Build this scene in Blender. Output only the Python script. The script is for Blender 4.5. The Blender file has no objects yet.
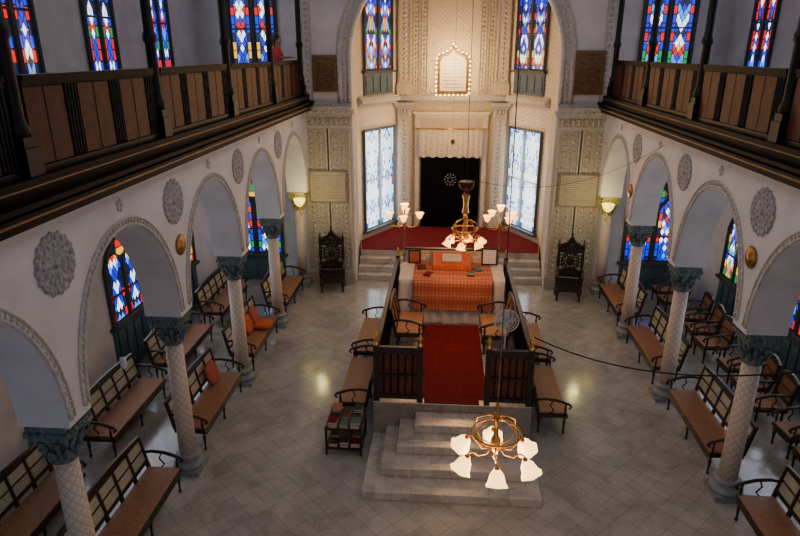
import bpy, math, random, bmesh
from mathutils import Vector, Matrix
random.seed(7)
sc=bpy.context.scene
COL=sc.collection
pi=math.pi
sin=math.sin; cos=math.cos

# ------------------------------------------------------------------ materials
def N(nt,t,**k):
    n=nt.nodes.new(t)
    for a,b in k.items(): setattr(n,a,b)
    return n
def base(name):
    m=bpy.data.materials.new(name); m.use_nodes=True
    nt=m.node_tree; return m,nt,nt.nodes['Principled BSDF']
def clampc(c): return tuple(max(0,min(1,x)) for x in c)+(1,)
def mat(name,col,rough=.6,metal=0.,var=.18,scale=5,bump=0.,bscale=40,col2=None,emit=None,es=0,spec=.5):
    m,nt,b=base(name)
    tc=N(nt,'ShaderNodeTexCoord'); nz=N(nt,'ShaderNodeTexNoise'); nz.inputs['Scale'].default_value=scale
    nz.inputs['Detail'].default_value=4
    nt.links.new(tc.outputs['Object'],nz.inputs['Vector'])
    r=N(nt,'ShaderNodeValToRGB')
    c2=col2 or tuple(x*(1+var) for x in col)
    r.color_ramp.elements[0].color=clampc([x*(1-var) for x in col]); r.color_ramp.elements[0].position=.3
    r.color_ramp.elements[1].color=clampc(c2); r.color_ramp.elements[1].position=.7
    nt.links.new(nz.outputs['Fac'],r.inputs['Fac']); nt.links.new(r.outputs['Color'],b.inputs['Base Color'])
    b.inputs['Roughness'].default_value=rough; b.inputs['Metallic'].default_value=metal
    b.inputs['Specular IOR Level'].default_value=spec
    if bump:
        n2=N(nt,'ShaderNodeTexNoise'); n2.inputs['Scale'].default_value=bscale
        nt.links.new(tc.outputs['Object'],n2.inputs['Vector'])
        bp=N(nt,'ShaderNodeBump'); bp.inputs['Strength'].default_value=bump; bp.inputs['Distance'].default_value=.02
        nt.links.new(n2.outputs['Fac'],bp.inputs['Height']); nt.links.new(bp.outputs['Normal'],b.inputs['Normal'])
    if emit:
        b.inputs['Emission Color'].default_value=emit+(1,); b.inputs['Emission Strength'].default_value=es
    return m
def math_(nt,op,a,bv=None,c=None):
    n=N(nt,'ShaderNodeMath',operation=op)
    for i,x in enumerate((a,bv,c)):
        if x is None: continue
        if isinstance(x,(int,float)): n.inputs[i].default_value=x
        else: nt.links.new(x,n.inputs[i])
    return n.outputs[0]
def stucco(name,col,dark,k=9.,rough=.75,st=.8):
    """carved lattice stucco: diamonds + small flowers"""
    m,nt,b=base(name)
    tc=N(nt,'ShaderNodeTexCoord'); s=N(nt,'ShaderNodeSeparateXYZ'); nt.links.new(tc.outputs['Object'],s.inputs[0])
    xy=math_(nt,'ADD',s.outputs[0],s.outputs[1])
    a=math_(nt,'SINE',math_(nt,'MULTIPLY',math_(nt,'ADD',xy,s.outputs[2]),k*pi))
    c=math_(nt,'SINE',math_(nt,'MULTIPLY',math_(nt,'SUBTRACT',xy,s.outputs[2]),k*pi))
    p=math_(nt,'ABSOLUTE',math_(nt,'MULTIPLY',a,c))
    vo=N(nt,'ShaderNodeTexVoronoi'); vo.inputs['Scale'].default_value=k*2.5; nt.links.new(tc.outputs['Object'],vo.inputs['Vector'])
    h=math_(nt,'ADD',p,math_(nt,'MULTIPLY',vo.outputs['Distance'],.6))
    r=N(nt,'ShaderNodeValToRGB'); r.color_ramp.elements[0].color=clampc(dark); r.color_ramp.elements[0].position=.1
    r.color_ramp.elements[1].color=clampc(col); r.color_ramp.elements[1].position=.75
    nt.links.new(h,r.inputs['Fac']); nt.links.new(r.outputs['Color'],b.inputs['Base Color'])
    bp=N(nt,'ShaderNodeBump'); bp.inputs['Strength'].default_value=st; bp.inputs['Distance'].default_value=.03
    nt.links.new(h,bp.inputs['Height']); nt.links.new(bp.outputs['Normal'],b.inputs['Normal'])
    b.inputs['Roughness'].default_value=rough
    return m
def shaft_mat():
    m,nt,b=base('carved_shaft')
    tc=N(nt,'ShaderNodeTexCoord'); s=N(nt,'ShaderNodeSeparateXYZ'); nt.links.new(tc.outputs['Object'],s.inputs[0])
    ang=math_(nt,'MULTIPLY',math_(nt,'ARCTAN2',s.outputs[1],s.outputs[0]),4.)
    zz=math_(nt,'MULTIPLY',s.outputs[2],23.)
    a=math_(nt,'ABSOLUTE',math_(nt,'SINE',math_(nt,'ADD',ang,zz)))
    c=math_(nt,'ABSOLUTE',math_(nt,'SINE',math_(nt,'SUBTRACT',ang,zz)))
    h=math_(nt,'MINIMUM',a,c)
    r=N(nt,'ShaderNodeValToRGB'); r.color_ramp.elements[0].color=(.42,.31,.24,1); r.color_ramp.elements[0].position=.0
    r.color_ramp.elements[1].color=(.64,.54,.45,1); r.color_ramp.elements[1].position=.3
    nt.links.new(h,r.inputs['Fac']); nt.links.new(r.outputs['Color'],b.inputs['Base Color'])
    bp=N(nt,'ShaderNodeBump'); bp.inputs['Strength'].default_value=.5; bp.inputs['Distance'].default_value=.015
    nt.links.new(h,bp.inputs['Height']); nt.links.new(bp.outputs['Normal'],b.inputs['Normal'])
    b.inputs['Roughness'].default_value=.5
    return m
BL=(.0,.010,.40); LB=(.04,.20,.70); WH=(.80,.92,1.); RD=(.42,.003,.003); GR=(.0,.16,.035); YE=(.6,.30,.01); DK=(.004,.006,.03); PB=(.45,.6,.70)
PAL={'deep':([(0,RD),(.28,BL),(.60,GR),(.74,YE),(.82,DK)],[(0,BL),(.30,WH),(.54,LB),(.70,RD),(.80,YE),(.85,DK)],.125,.24,2.7,.10),
     'pale':([(0,WH),(.36,PB),(.62,LB),(.74,BL),(.84,GR),(.92,RD)],[(0,WH),(.66,PB),(.84,LB),(.90,BL),(.94,GR),(.97,YE)],.10,.17,3.0,.09)}
_gc={}
def glass_mat(kind,lw):
    key=(kind,round(lw,3))
    if key in _gc: return _gc[key]
    palB,palC,sx,sz,strength,bw=PAL[kind]
    m,nt,b=base('stained_glass_'+kind)
    tc=N(nt,'ShaderNodeTexCoord'); s=N(nt,'ShaderNodeSeparateXYZ'); nt.links.new(tc.outputs['Object'],s.inputs[0])
    wr=math_(nt,'WRAP',s.outputs[0],lw,0.)
    t=math_(nt,'ABSOLUTE',math_(nt,'SUBTRACT',wr,lw/2))
    z=math_(nt,'ADD',s.outputs[2],10)
    oi=N(nt,'ShaderNodeObjectInfo'); rnd=math_(nt,'MULTIPLY',oi.outputs['Random'],77)
    def cells(a,c,pal,la,lc):
        cx=N(nt,'ShaderNodeCombineXYZ'); nt.links.new(math_(nt,'FLOOR',a),cx.inputs[0]); nt.links.new(rnd,cx.inputs[1]); nt.links.new(math_(nt,'FLOOR',c),cx.inputs[2])
        wn=N(nt,'ShaderNodeTexWhiteNoise'); wn.noise_dimensions='3D'; nt.links.new(cx.outputs[0],wn.inputs['Vector'])
        r=N(nt,'ShaderNodeValToRGB'); r.color_ramp.interpolation='CONSTANT'; els=r.color_ramp.elements
        els[0].position=0; els[0].color=pal[0][1]+(1,); els[1].position=pal[1][0]; els[1].color=pal[1][1]+(1,)
        for p,cc in pal[2:]:
            e=els.new(p); e.color=cc+(1,)
        nt.links.new(wn.outputs['Value'],r.inputs['Fac'])
        ld=math_(nt,'MULTIPLY',math_(nt,'GREATER_THAN',math_(nt,'FRACT',a),la),math_(nt,'GREATER_THAN',math_(nt,'FRACT',c),lc))
        return r.outputs['Color'],ld
    u=math_(nt,'MULTIPLY',t,1/sx); v=math_(nt,'MULTIPLY',z,1/sz)
    cC,lC=cells(math_(nt,'ADD',v,u),math_(nt,'SUBTRACT',v,u),palC,.13,.13)
    cB,lB=cells(math_(nt,'MULTIPLY',t,0.),math_(nt,'MULTIPLY',z,1/(sz*.9)),palB,-1,.12)
    edge=lw/2-.07-bw
    isb=math_(nt,'GREATER_THAN',t,edge)
    nb=math_(nt,'GREATER_THAN',math_(nt,'ABSOLUTE',math_(nt,'SUBTRACT',t,edge)),.010)
    mx=N(nt,'ShaderNodeMix',data_type='RGBA'); nt.links.new(isb,mx.inputs[0]); nt.links.new(cC,mx.inputs[6]); nt.links.new(cB,mx.inputs[7])
    ml=N(nt,'ShaderNodeMix',data_type='FLOAT'); nt.links.new(isb,ml.inputs[0]); nt.links.new(lC,ml.inputs[2]); nt.links.new(lB,ml.inputs[3])
    lead=math_(nt,'MULTIPLY',ml.outputs[0],nb)
    b.inputs['Base Color'].default_value=(.02,.02,.03,1)
    nt.links.new(mx.outputs[2],b.inputs['Emission Color'])
    nt.links.new(math_(nt,'MULTIPLY',lead,strength),b.inputs['Emission Strength'])
    b.inputs['Roughness'].default_value=.25
    _gc[key]=m
    return m
def tile_mat(name,c1,c2,mort,size,rot,rough,lo=(.70,.69,.68)):
    m,nt,b=base(name)
    tc=N(nt,'ShaderNodeTexCoord'); mp=N(nt,'ShaderNodeMapping'); mp.inputs['Rotation'].default_value=(0,0,rot)
    nt.links.new(tc.outputs['Object'],mp.inputs['Vector'])
    br=N(nt,'ShaderNodeTexBrick'); br.offset=0.; br.inputs['Scale'].default_value=1.
    br.inputs['Brick Width'].default_value=size; br.inputs['Row Height'].default_value=size; br.inputs['Mortar Size'].default_value=.003
    br.inputs['Color1'].default_value=c1+(1,); br.inputs['Color2'].default_value=c2+(1,); br.inputs['Mortar'].default_value=mort+(1,)
    nt.links.new(mp.outputs[0],br.inputs['Vector'])
    nz=N(nt,'ShaderNodeTexNoise'); nz.inputs['Scale'].default_value=1.3; nz.inputs['Detail'].default_value=10; nz.inputs['Roughness'].default_value=.68; nz.inputs['Distortion'].default_value=1.2
    nt.links.new(tc.outputs['Object'],nz.inputs['Vector'])
    r=N(nt,'ShaderNodeValToRGB'); r.color_ramp.elements[0].position=.36; r.color_ramp.elements[0].color=lo+(1,)
    r.color_ramp.elements[1].position=.60; r.color_ramp.elements[1].color=(1.,1.,1.,1)
    e=r.color_ramp.elements.new(.49); e.color=(.93,.92,.91,1)
    e=r.color_ramp.elements.new(.505); e.color=(.80,.79,.78,1)
    e=r.color_ramp.elements.new(.52); e.color=(.96,.95,.95,1)
    nt.links.new(nz.outputs['Fac'],r.inputs['Fac'])
    mx=N(nt,'ShaderNodeMix',data_type='RGBA',blend_type='MULTIPLY'); mx.inputs[0].default_value=1.
    nt.links.new(br.outputs['Color'],mx.inputs[6]); nt.links.new(r.outputs['Color'],mx.inputs[7])
    nt.links.new(mx.outputs[2],b.inputs['Base Color'])
    rr=math_(nt,'ADD',math_(nt,'MULTIPLY',nz.outputs['Fac'],.20),rough-.12)
    nt.links.new(rr,b.inputs['Roughness'])
    b.inputs['Specular IOR Level'].default_value=1.
    bp=N(nt,'ShaderNodeBump'); bp.inputs['Strength'].default_value=.08; bp.inputs['Distance'].default_value=.02
    nt.links.new(math_(nt,'SUBTRACT',nz.outputs['Fac'],br.outputs['Fac']),bp.inputs['Height']); nt.links.new(bp.outputs['Normal'],b.inputs['Normal'])
    return m
M_FLOOR=tile_mat('marble_tiles',(.43,.41,.375),(.375,.36,.335),(.20,.185,.165),.30,pi/4,.17)
M_STEP=tile_mat('marble_step_tiles',(.54,.50,.45),(.48,.45,.41),(.24,.21,.19),.30,0,.3,(.72,.71,.70))
M_WALL=mat('whitewash',(.64,.63,.65),.8,var=.10,scale=2,bump=.15)
M_WARMWALL=stucco('apse_stucco',(.72,.60,.42),(.52,.42,.28),7.,st=.35)
M_STUCCO=stucco('pilaster_stucco',(.60,.52,.42),(.26,.21,.16),11.)
M_MOULD=mat('stucco_moulding',(.50,.47,.43),.8,var=.2,scale=14,bump=.4)
M_TABLET=mat('marble_tablet',(.70,.65,.58),.6,var=.10,scale=10)
M_TABLET2=mat('tan_stone_tablet',(.40,.34,.27),.7,var=.12,scale=10)
M_TABBOR=mat('tablet_border',(.26,.21,.16),.7,var=.2,scale=14)
M_ROSE=mat('rosette_stucco',(.34,.33,.34),.9,var=.35,scale=25,bump=.5)
M_SHAFT=shaft_mat()
M_CAP=mat('capital_teal',(.105,.145,.15),.65,var=.6,scale=16,bump=.5)
M_CAPG=mat('capital_gilt_lamp_glow',(.36,.34,.10),.5,metal=.2,var=.6,scale=16,bump=.5)  # gilding and the yellow-green glow of the corner lamp, both put into the colour
M_BASE=mat('column_base_stone',(.22,.25,.27),.5,var=.25,scale=9)
M_BLACK=mat('black_lacquer',(.005,.004,.004),.45,var=.3,spec=.3)
M_CARVED=mat('carved_ebony',(.016,.009,.007),.3,var=.5)
M_LEDGE=mat('dark_ledge_wood',(.006,.0035,.003),.55,var=.4,spec=.12)
M_GILT=mat('gilt_strip',(.22,.11,.035),.5,metal=.3)
M_BROWN=mat('reddish_brown_panel',(.070,.0145,.005),.5,var=.4,scale=8,spec=.22)
M_REDPAN=mat('dull_red_panel',(.11,.018,.010),.6,var=.3,scale=8)
M_DWOOD=mat('dark_wood',(.020,.009,.0055),.35,var=.5,scale=10)
M_SEAT=mat('tan_cane_seat',(.31,.150,.075),.5,var=.22,scale=18,bump=.4,bscale=120)
M_CANE=mat('pale_cane',(.42,.41,.31),.7,var=.2,scale=25,bump=.5,bscale=150)
M_CANEB=mat('brown_cane',(.18,.085,.042),.7,var=.2,scale=25)
M_RED=mat('red_carpet',(.15,.006,.006),.95,var=.25,scale=9,bump=.5,bscale=200,spec=.2)
M_BRASS=mat('brass',(.60,.33,.09),.3,metal=1.,var=.15)
M_OLDBR=mat('dull_brass',(.28,.15,.045),.4,metal=.9,var=.3)
M_SHADE=mat('lit_frosted_glass',(.9,.7,.4),.3,emit=(1.,.56,.18),es=4.2)
M_SHADE2=mat('amber_lit_glass',(.9,.55,.25),.3,emit=(1.,.42,.08),es=4.5)
M_BULB=mat('lit_bulb',(1,.9,.7),.3,emit=(1.,.64,.24),es=20)
M_GREENL=mat('green_gold_lit_glass',(.5,.5,.2),.3,emit=(.95,.70,.10),es=2.6)
M_CURT=mat('black_velvet',(.0045,.0035,.004),1.,var=.5,scale=6,spec=.05)
M_LACE=mat('cream_lace',(.62,.52,.38),.9,var=.35,scale=22,bump=.6,bscale=60)
M_WHITEC=mat('white_cloth',(.58,.53,.49),.9,var=.1,scale=12)
M_BLUE=mat('blue_grey_paint',(.05,.10,.14),.6,var=.25,scale=6)
M_FRAME=mat('window_frame_paint',(.04,.05,.06),.6,var=.2)
M_PAPER=mat('paper',(.5,.45,.36),.9,var=.1)
M_PINK=mat('pink_red_cloth',(.6,.05,.09),.9,var=.2)
M_SKIN=mat('skin',(.36,.18,.10),.6,var=.08)
M_HAIR=mat('black_hair',(.012,.009,.008),.5)
M_WHITEP=mat('white_plastic',(.6,.62,.65),.4,var=.05)
M_STEEL=mat('steel_wire',(.05,.05,.05),.5,metal=.6)
M_CEIL=mat('ceiling_paint',(.40,.40,.43),.9,var=.05)
M_ORCUSH=mat('orange_cushion',(.50,.10,.035),.9,var=.25,scale=20)
M_BRCUSH=mat('red_brown_cushion',(.38,.09,.05),.9,var=.25,scale=20)
M_BOARD=mat('gilt_board',(.14,.08,.04),.5,var=.6,scale=20)
M_EMBL=mat('pale_embroidery',(.30,.28,.24),.8,var=.2,scale=20)
def orange_cloth():
    m,nt,b=base('orange_woven_cloth')
    tc=N(nt,'ShaderNodeTexCoord'); s=N(nt,'ShaderNodeSeparateXYZ'); nt.links.new(tc.outputs['Object'],s.inputs[0])
    yz=math_(nt,'ADD',s.outputs[1],s.outputs[2])
    a=math_(nt,'SINE',math_(nt,'MULTIPLY',math_(nt,'ADD',s.outputs[0],yz),40.))
    c=math_(nt,'SINE',math_(nt,'MULTIPLY',math_(nt,'SUBTRACT',s.outputs[0],yz),40.))
    st=math_(nt,'SINE',math_(nt,'MULTIPLY',yz,20.))
    nz=N(nt,'ShaderNodeTexNoise'); nz.inputs['Scale'].default_value=9; nt.links.new(tc.outputs['Object'],nz.inputs['Vector'])
    h=math_(nt,'ADD',math_(nt,'MULTIPLY',math_(nt,'MULTIPLY',a,c),.45),math_(nt,'MULTIPLY',st,.3))
    h=math_(nt,'ADD',h,math_(nt,'MULTIPLY',nz.outputs['Fac'],.3))
    r=N(nt,'ShaderNodeValToRGB'); e=r.color_ramp.elements; e[0].position=.0; e[0].color=(.34,.07,.045,1); e[1].position=.9; e[1].color=(.47,.29,.18,1)
    x=e.new(.4); x.color=(.42,.14,.075,1)
    nt.links.new(h,r.inputs['Fac']); nt.links.new(r.outputs['Color'],b.inputs['Base Color']); b.inputs['Roughness'].default_value=.9
    return m
M_ORANGE=orange_cloth()

# ------------------------------------------------------------------ mesh builder
class MB:
    def __init__(s): s.v=[];s.f=[];s.m=[];s.s=[]
    def mark(s): return len(s.v)
    def apply(s,M,a=0):
        for i in range(a,len(s.v)): s.v[i]=tuple(M@Vector(s.v[i]))
    def fn(s,fn,a=0):
        for i in range(a,len(s.v)): s.v[i]=fn(*s.v[i])
    def add(s,vs,fs,mi=0,sm=False):
        o=len(s.v); s.v+= [tuple(v) for v in vs]
        for f in fs: s.f.append([o+i for i in f]); s.m.append(mi); s.s.append(sm)
    def bx(s,x0,x1,y0,y1,z0,z1,mi=0):
        s.add([(x0,y0,z0),(x1,y0,z0),(x1,y1,z0),(x0,y1,z0),(x0,y0,z1),(x1,y0,z1),(x1,y1,z1),(x0,y1,z1)],
              [(3,2,1,0),(4,5,6,7),(0,1,5,4),(1,2,6,5),(2,3,7,6),(3,0,4,7)],mi)
    def lathe(s,prof,n=16,mi=0,c=(0,0,0),sm=True,scal=None,k=8,caps=True):
        vs=[];fs=[]
        for j,(r,z) in enumerate(prof):
            for i in range(n):
                t=2*pi*i/n; rr=r*(1+(scal[j]*cos(k*t) if scal else 0))
                vs.append((c[0]+rr*cos(t),c[1]+rr*sin(t),c[2]+z))
        for j in range(len(prof)-1):
            for i in range(n):
                a=j*n+i;b=j*n+(i+1)%n; fs.append((a,b,b+n,a+n))
        if caps:
            fs.append(tuple(range(n))[::-1]); fs.append(tuple((len(prof)-1)*n+i for i in range(n)))
        s.add(vs,fs,mi,sm)
    def ball(s,c,r,mi=0,n=10,m=6):
        r3=r if isinstance(r,(tuple,list)) else (r,r,r)
        a=s.mark()
        pr=[(max(.001,sin(pi*j/m)),-cos(pi*j/m)) for j in range(m+1)]
        s.lathe(pr,n,mi)
        s.fn(lambda x,y,z:(c[0]+x*r3[0],c[1]+y*r3[1],c[2]+z*r3[2]),a)
    def tube(s,pts,r,n=8,mi=0,sm=True,closed=False):
        P=[Vector(p) for p in pts]; L=len(P); rs=r if isinstance(r,(list,tuple)) else [r]*L
        vs=[];fs=[];prev=None
        for i in range(L):
            if closed: t=(P[(i+1)%L]-P[i-1])
            else: t=P[min(i+1,L-1)]-P[max(i-1,0)]
            t.normalize()
            if prev is None:
                a=Vector((0,0,1)) if abs(t.z)<.9 else Vector((1,0,0)); u=t.cross(a).normalized()
            else:
                u=(prev-t*prev.dot(t)).normalized()
            prev=u; w=t.cross(u)
            for j in range(n):
                q=2*pi*j/n; vs.append(P[i]+(u*cos(q)+w*sin(q))*rs[i])
        for i in range(L if closed else L-1):
            for j in range(n):
                a=i*n+j;b=i*n+(j+1)%n;c=((i+1)%L)*n+(j+1)%n;d=((i+1)%L)*n+j; fs.append((a,b,c,d))
        if not closed:
            fs.append(tuple(range(n))[::-1]); fs.append(tuple((L-1)*n+j for j in range(n)))
        s.add(vs,fs,mi,sm)
    def prism(s,poly,a0,a1,axis='y',mi=0):
        n=len(poly)
        def P(p,a): return (p[0],a,p[1]) if axis=='y' else ((a,p[0],p[1]) if axis=='x' else (p[0],p[1],a))
        vs=[P(p,a0) for p in poly]+[P(p,a1) for p in poly]
        fs=[tuple(range(n)),tuple(range(2*n-1,n-1,-1))]+[(i,(i+1)%n,n+(i+1)%n,n+i) for i in range(n)]
        s.add(vs,fs,mi)
    def ob(s,name,mats,parent=None,loc=(0,0,0),rz=0,bev=0,fix=True):
        me=bpy.data.meshes.new(name); me.from_pydata(s.v,[],s.f)
        for m in (mats if isinstance(mats,(list,tuple)) else [mats]): me.materials.append(m)
        me.polygons.foreach_set('material_index',s.m); me.polygons.foreach_set('use_smooth',s.s)
        if fix:
            bm=bmesh.new(); bm.from_mesh(me); bmesh.ops.recalc_face_normals(bm,faces=bm.faces); bm.to_mesh(me); bm.free()
        me.update()
        o=bpy.data.objects.new(name,me); COL.objects.link(o); o.location=loc; o.rotation_euler=(0,0,rz)
        if parent: o.parent=parent
        if bev:
            b=o.modifiers.new('bevel','BEVEL'); b.width=bev; b.segments=2; b.limit_method='ANGLE'
        return o
def empty(name,loc=(0,0,0),rz=0):
    o=bpy.data.objects.new(name,None); COL.objects.link(o); o.location=loc; o.rotation_euler=(0,0,rz); o.empty_display_size=.1
    return o
def T(o,label,cat,group=None):
    o['label']=label; o['category']=cat
    if group: o['group']=group
    return o
def S(o,label=None,cat=None):
    o['kind']='structure'
    if label: o['label']=label
    if cat: o['category']=cat
    return o
def dup(o,loc,rz=0,label=None,parent=None,rot=None):
    n=o.copy(); COL.objects.link(n); n.location=loc; n.rotation_euler=rot or (0,0,rz)
    if parent: n.parent=parent
    if label: n['label']=label
    for c in list(o.children):
        dup(c,c.location.copy(),parent=n,rot=c.rotation_euler.copy())
    return n
def piece(src,parent,loc,rot=(0,0,0)):
    n=src.copy(); COL.objects.link(n); n.parent=parent; n.location=loc; n.rotation_euler=rot; return n

# ------------------------------------------------------------------ shell
PITCH=2.868
CY=[2.56+PITCH*i for i in range(6)]    # column rows
XC=4.35; XI=4.07; XO=4.63; XW=7.0; YF=17.25; ZT=9.6
m=MB(); m.bx(-XW-.3,XW+.3,-1,22,-.2,0); S(m.ob('floor',M_FLOOR),'glossy diagonal marble tile floor of the prayer hall','floor')
m=MB(); m.bx(-XW-.3,XW+.3,-1,22,ZT,ZT+.2); S(m.ob('ceiling',M_CEIL),'plain painted hall ceiling','ceiling')
for s,nm in ((-1,'left'),(1,'right')):
    m=MB(); m.bx(min(s*XW,s*(XW+.3)),max(s*XW,s*(XW+.3)),-1,YF+.3,0,ZT)
    S(m.ob('wall_'+nm,M_WALL),'whitewashed outer aisle wall','wall')
    m=MB(); x0,x1=s*XI,s*XO; p=.21; zc=2.86; ztop=5.1; prof=[]
    for i in range(6):
        ya=CY[i]-p; yb=CY[i]+p
        if i==0: ya=1.2
        if i==5: yb=YF
        m.bx(min(x0,x1),max(x0,x1),ya,yb,zc,ztop)
        if i<5:
            a0=CY[i]+p; a1=CY[i+1]-p; mid=(a0+a1)/2; a=(a1-a0)/2; n=28
            pts=[(mid-a*cos(pi*k/n),2.98+1.60*sin(pi*k/n)) for k in range(n+1)]
            for k in range(n):
                (ya_,za),(yb_,zb)=pts[k],pts[k+1]
                m.add([(x0,ya_,za),(x0,yb_,zb),(x0,yb_,ztop),(x0,ya_,ztop),(x1,ya_,za),(x1,yb_,zb),(x1,yb_,ztop),(x1,ya_,ztop)],
                      [(0,1,2,3),(7,6,5,4),(0,4,5,1)])
    S(m.ob('wall_arcade_'+nm,M_WALL,fix=False),'whitewashed arcade wall with round arches','wall')
    for i in range(5):
        a0=CY[i]+p; a1=CY[i+1]-p; mid=(a0+a1)/2; a=(a1-a0)/2; m=MB(); n=40
        for (off,r) in ((.03,.022),(.12,.015)):
            pts=[(s*(XI-.008),mid-(a+off)*cos(pi*k/n),2.95+(1.63+off)*sin(pi*k/n)) for k in range(n+1)]
            m.tube(pts,r,6)
        nb=54
        for k in range(nb+1):
            t=pi*k/nb; m.ball((s*(XI-.006),mid-(a+.075)*cos(t),2.95+(1.705)*sin(t)),(.02,.026,.026),0,6,4)
        for q in range(5): m.ball((s*(XI-.004),mid+.05*cos(q*2*pi/5),4.87+.05*sin(q*2*pi/5)),(.02,.035,.035),0,6,4)
        S(m.ob('trim_%d'%(i+1+(0 if s<0 else 5)),M_MOULD),'beaded stucco arch moulding','moulding')
    m=MB(); m.bx(min(s*3.98,s*XW),max(s*3.98,s*XW),1,YF,5.1,5.25)
    S(m.ob('floor_gallery_'+nm,M_CEIL),'gallery floor slab above the aisle','floor')
    m=MB()
    m.bx(min(s*3.90,s*3.978),max(s*3.90,s*3.978),1,YF,5.10,5.22,0)
    m.bx(min(s*3.84,s*3.90),max(s*3.84,s*3.90),1,YF,5.17,5.28,0)
    m.bx(min(s*3.84,s*4.25),max(s*3.84,s*4.25),1,YF,5.252,5.33,0)
    m.bx(min(s*3.97,s*4.25),max(s*3.97,s*4.25),1,YF,5.33,5.50,0)
    m.bx(min(s*3.832,s*3.84),max(s*3.832,s*3.84),1,YF,5.195,5.215,1)
    m.bx(min(s*3.962,s*3.97),max(s*3.962,s*3.97),1,YF,5.42,5.435,1)
    S(m.ob('trim_%d'%(11 if s<0 else 12),[M_LEDGE,M_GILT]),'dark wooden cornice ledge of the gallery','moulding')
m=MB(); HW=2.8; zs=6.4
for s in (-1,1): m.bx(min(s*HW,s*(XW+.3)),max(s*HW,s*(XW+.3)),YF,YF+.3,0,ZT)
n=32; pts=[(-HW*cos(pi*k/n),zs+HW*sin(pi*k/n)) for k in range(n+1)]
for k in range(n):
    (a,za),(b,zb)=pts[k],pts[k+1]
    m.add([(a,YF,za),(b,YF,zb),(b,YF,ZT),(a,YF,ZT),(a,YF+.3,za),(b,YF+.3,zb),(b,YF+.3,ZT),(a,YF+.3,ZT)],[(0,1,2,3),(7,6,5,4),(0,4,5,1)])
S(m.ob('wall_far',M_WALL,fix=False),'white end wall pierced by the great sanctuary arch','wall')
m=MB()
for off,r in ((.06,.05),(.34,.04)):
    m.tube([(-(HW+off)*cos(pi*k/40),YF-.03,zs+(HW+off)*sin(pi*k/40)) for k in range(41)],r,6)
    for s in (-1,1): m.tube([(s*(HW+off),YF-.03,5.28),(s*(HW+off),YF-.03,zs)],r,6)
for k in range(81):
    t=pi*k/80; m.ball((-(HW+.2)*cos(t),YF-.015,zs+(HW+.2)*sin(t)),(.055,.03,.055),0,8,4)
for s in (-1,1):
    for k in range(9): m.ball((s*(HW+.2),YF-.015,5.36+k*.118),(.055,.03,.055),0,8,4)
S(m.ob('trim_13',M_MOULD),'carved flower band around the great arch','moulding')
AP=[(-HW,YF+.3),(-2.95,19.3),(-1.85,21.3),(1.85,21.3),(2.95,19.3),(HW,YF+.3)]
m=MB()
for (a,b) in zip(AP[:-1],AP[1:]):
    m.add([(a[0],a[1],0),(b[0],b[1],0),(b[0],b[1],ZT),(a[0],a[1],ZT)],[(0,1,2,3)])
S(m.ob('wall_apse',M_WARMWALL,fix=False),'cream stucco apse wall','wall')
root=T(empty('sanctuary_platform',(0,17.3,0)),'raised marble sanctuary platform with four steps','platform')
m=MB(); m.prism([(-HW+.01,1.02),(HW-.01,1.02),(2.92,1.98),(1.82,3.98),(-1.82,3.98),(-2.92,1.98)],0,.68,'z'); m.ob('platform_body',M_STEP,root)
for i in range(3):
    m=MB(); m.bx(-HW+.01,HW-.01,.10+i*.3,1.02,.17*i,.17*(i+1)); m.ob('step',M_STEP,root,bev=.01)
m=MB(); m.prism([(-HW+.03,1.04),(HW-.03,1.04),(2.90,1.98),(1.80,3.96),(-1.80,3.96),(-2.90,1.98)],.682,.70,'z')
T(m.ob('carpet',M_RED,None,(0,17.3,0)),'red carpet covering the sanctuary platform','carpet')

def orn_pilaster(name,w,d,z0,z1,cols,mats):
    m=MB(); h=w/2
    m.bx(-h,h,-d,0,z0,z1-.45,0)
    m.bx(-h-.05,h+.05,-d-.05,0,z0,z0+.35,0); m.bx(-h-.03,h+.03,-d-.03,0,z0+.35,z0+.42,1)
    m.bx(-h-.03,h+.03,-d-.03,0,z1-.50,z1-.42,1)
    m.bx(-h-.02,h+.02,-d-.02,0,z1-.42,z1-.18,0)
    m.bx(-h-.08,h+.08,-d-.08,0,z1-.18,z1-.10,1); m.bx(-h-.13,h+.13,-d-.13,0,z1-.10,z1,1)
    nb=max(3,int(w/.14))
    for i in range(nb):
        x=-h+.02+(w-.04)*(i+.5)/nb
        m.ball((x,-d-.03,z1-.30),(.045,.05,.10),1,8,4)
    for e in (-h+.03,h-.03): m.bx(e-.02,e+.02,-d-.025,-d,z0+.42,z1-.5,1)
    for c in range(cols):
        x=-h+.06+(w-.12)*(c+.5)/cols; cw=(w-.12)/cols
        if c: m.bx(x-cw/2-.012,x-cw/2+.012,-d-.02,-d,z0+.42,z1-.5,1)
        z=z0+.55
        while z<z1-.6:
            m.ball((x,-d,z),(min(.06,cw*.26),.018,.055),1,4,4)
            z+=.15
    return m.ob(name,mats)
tn=14
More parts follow.
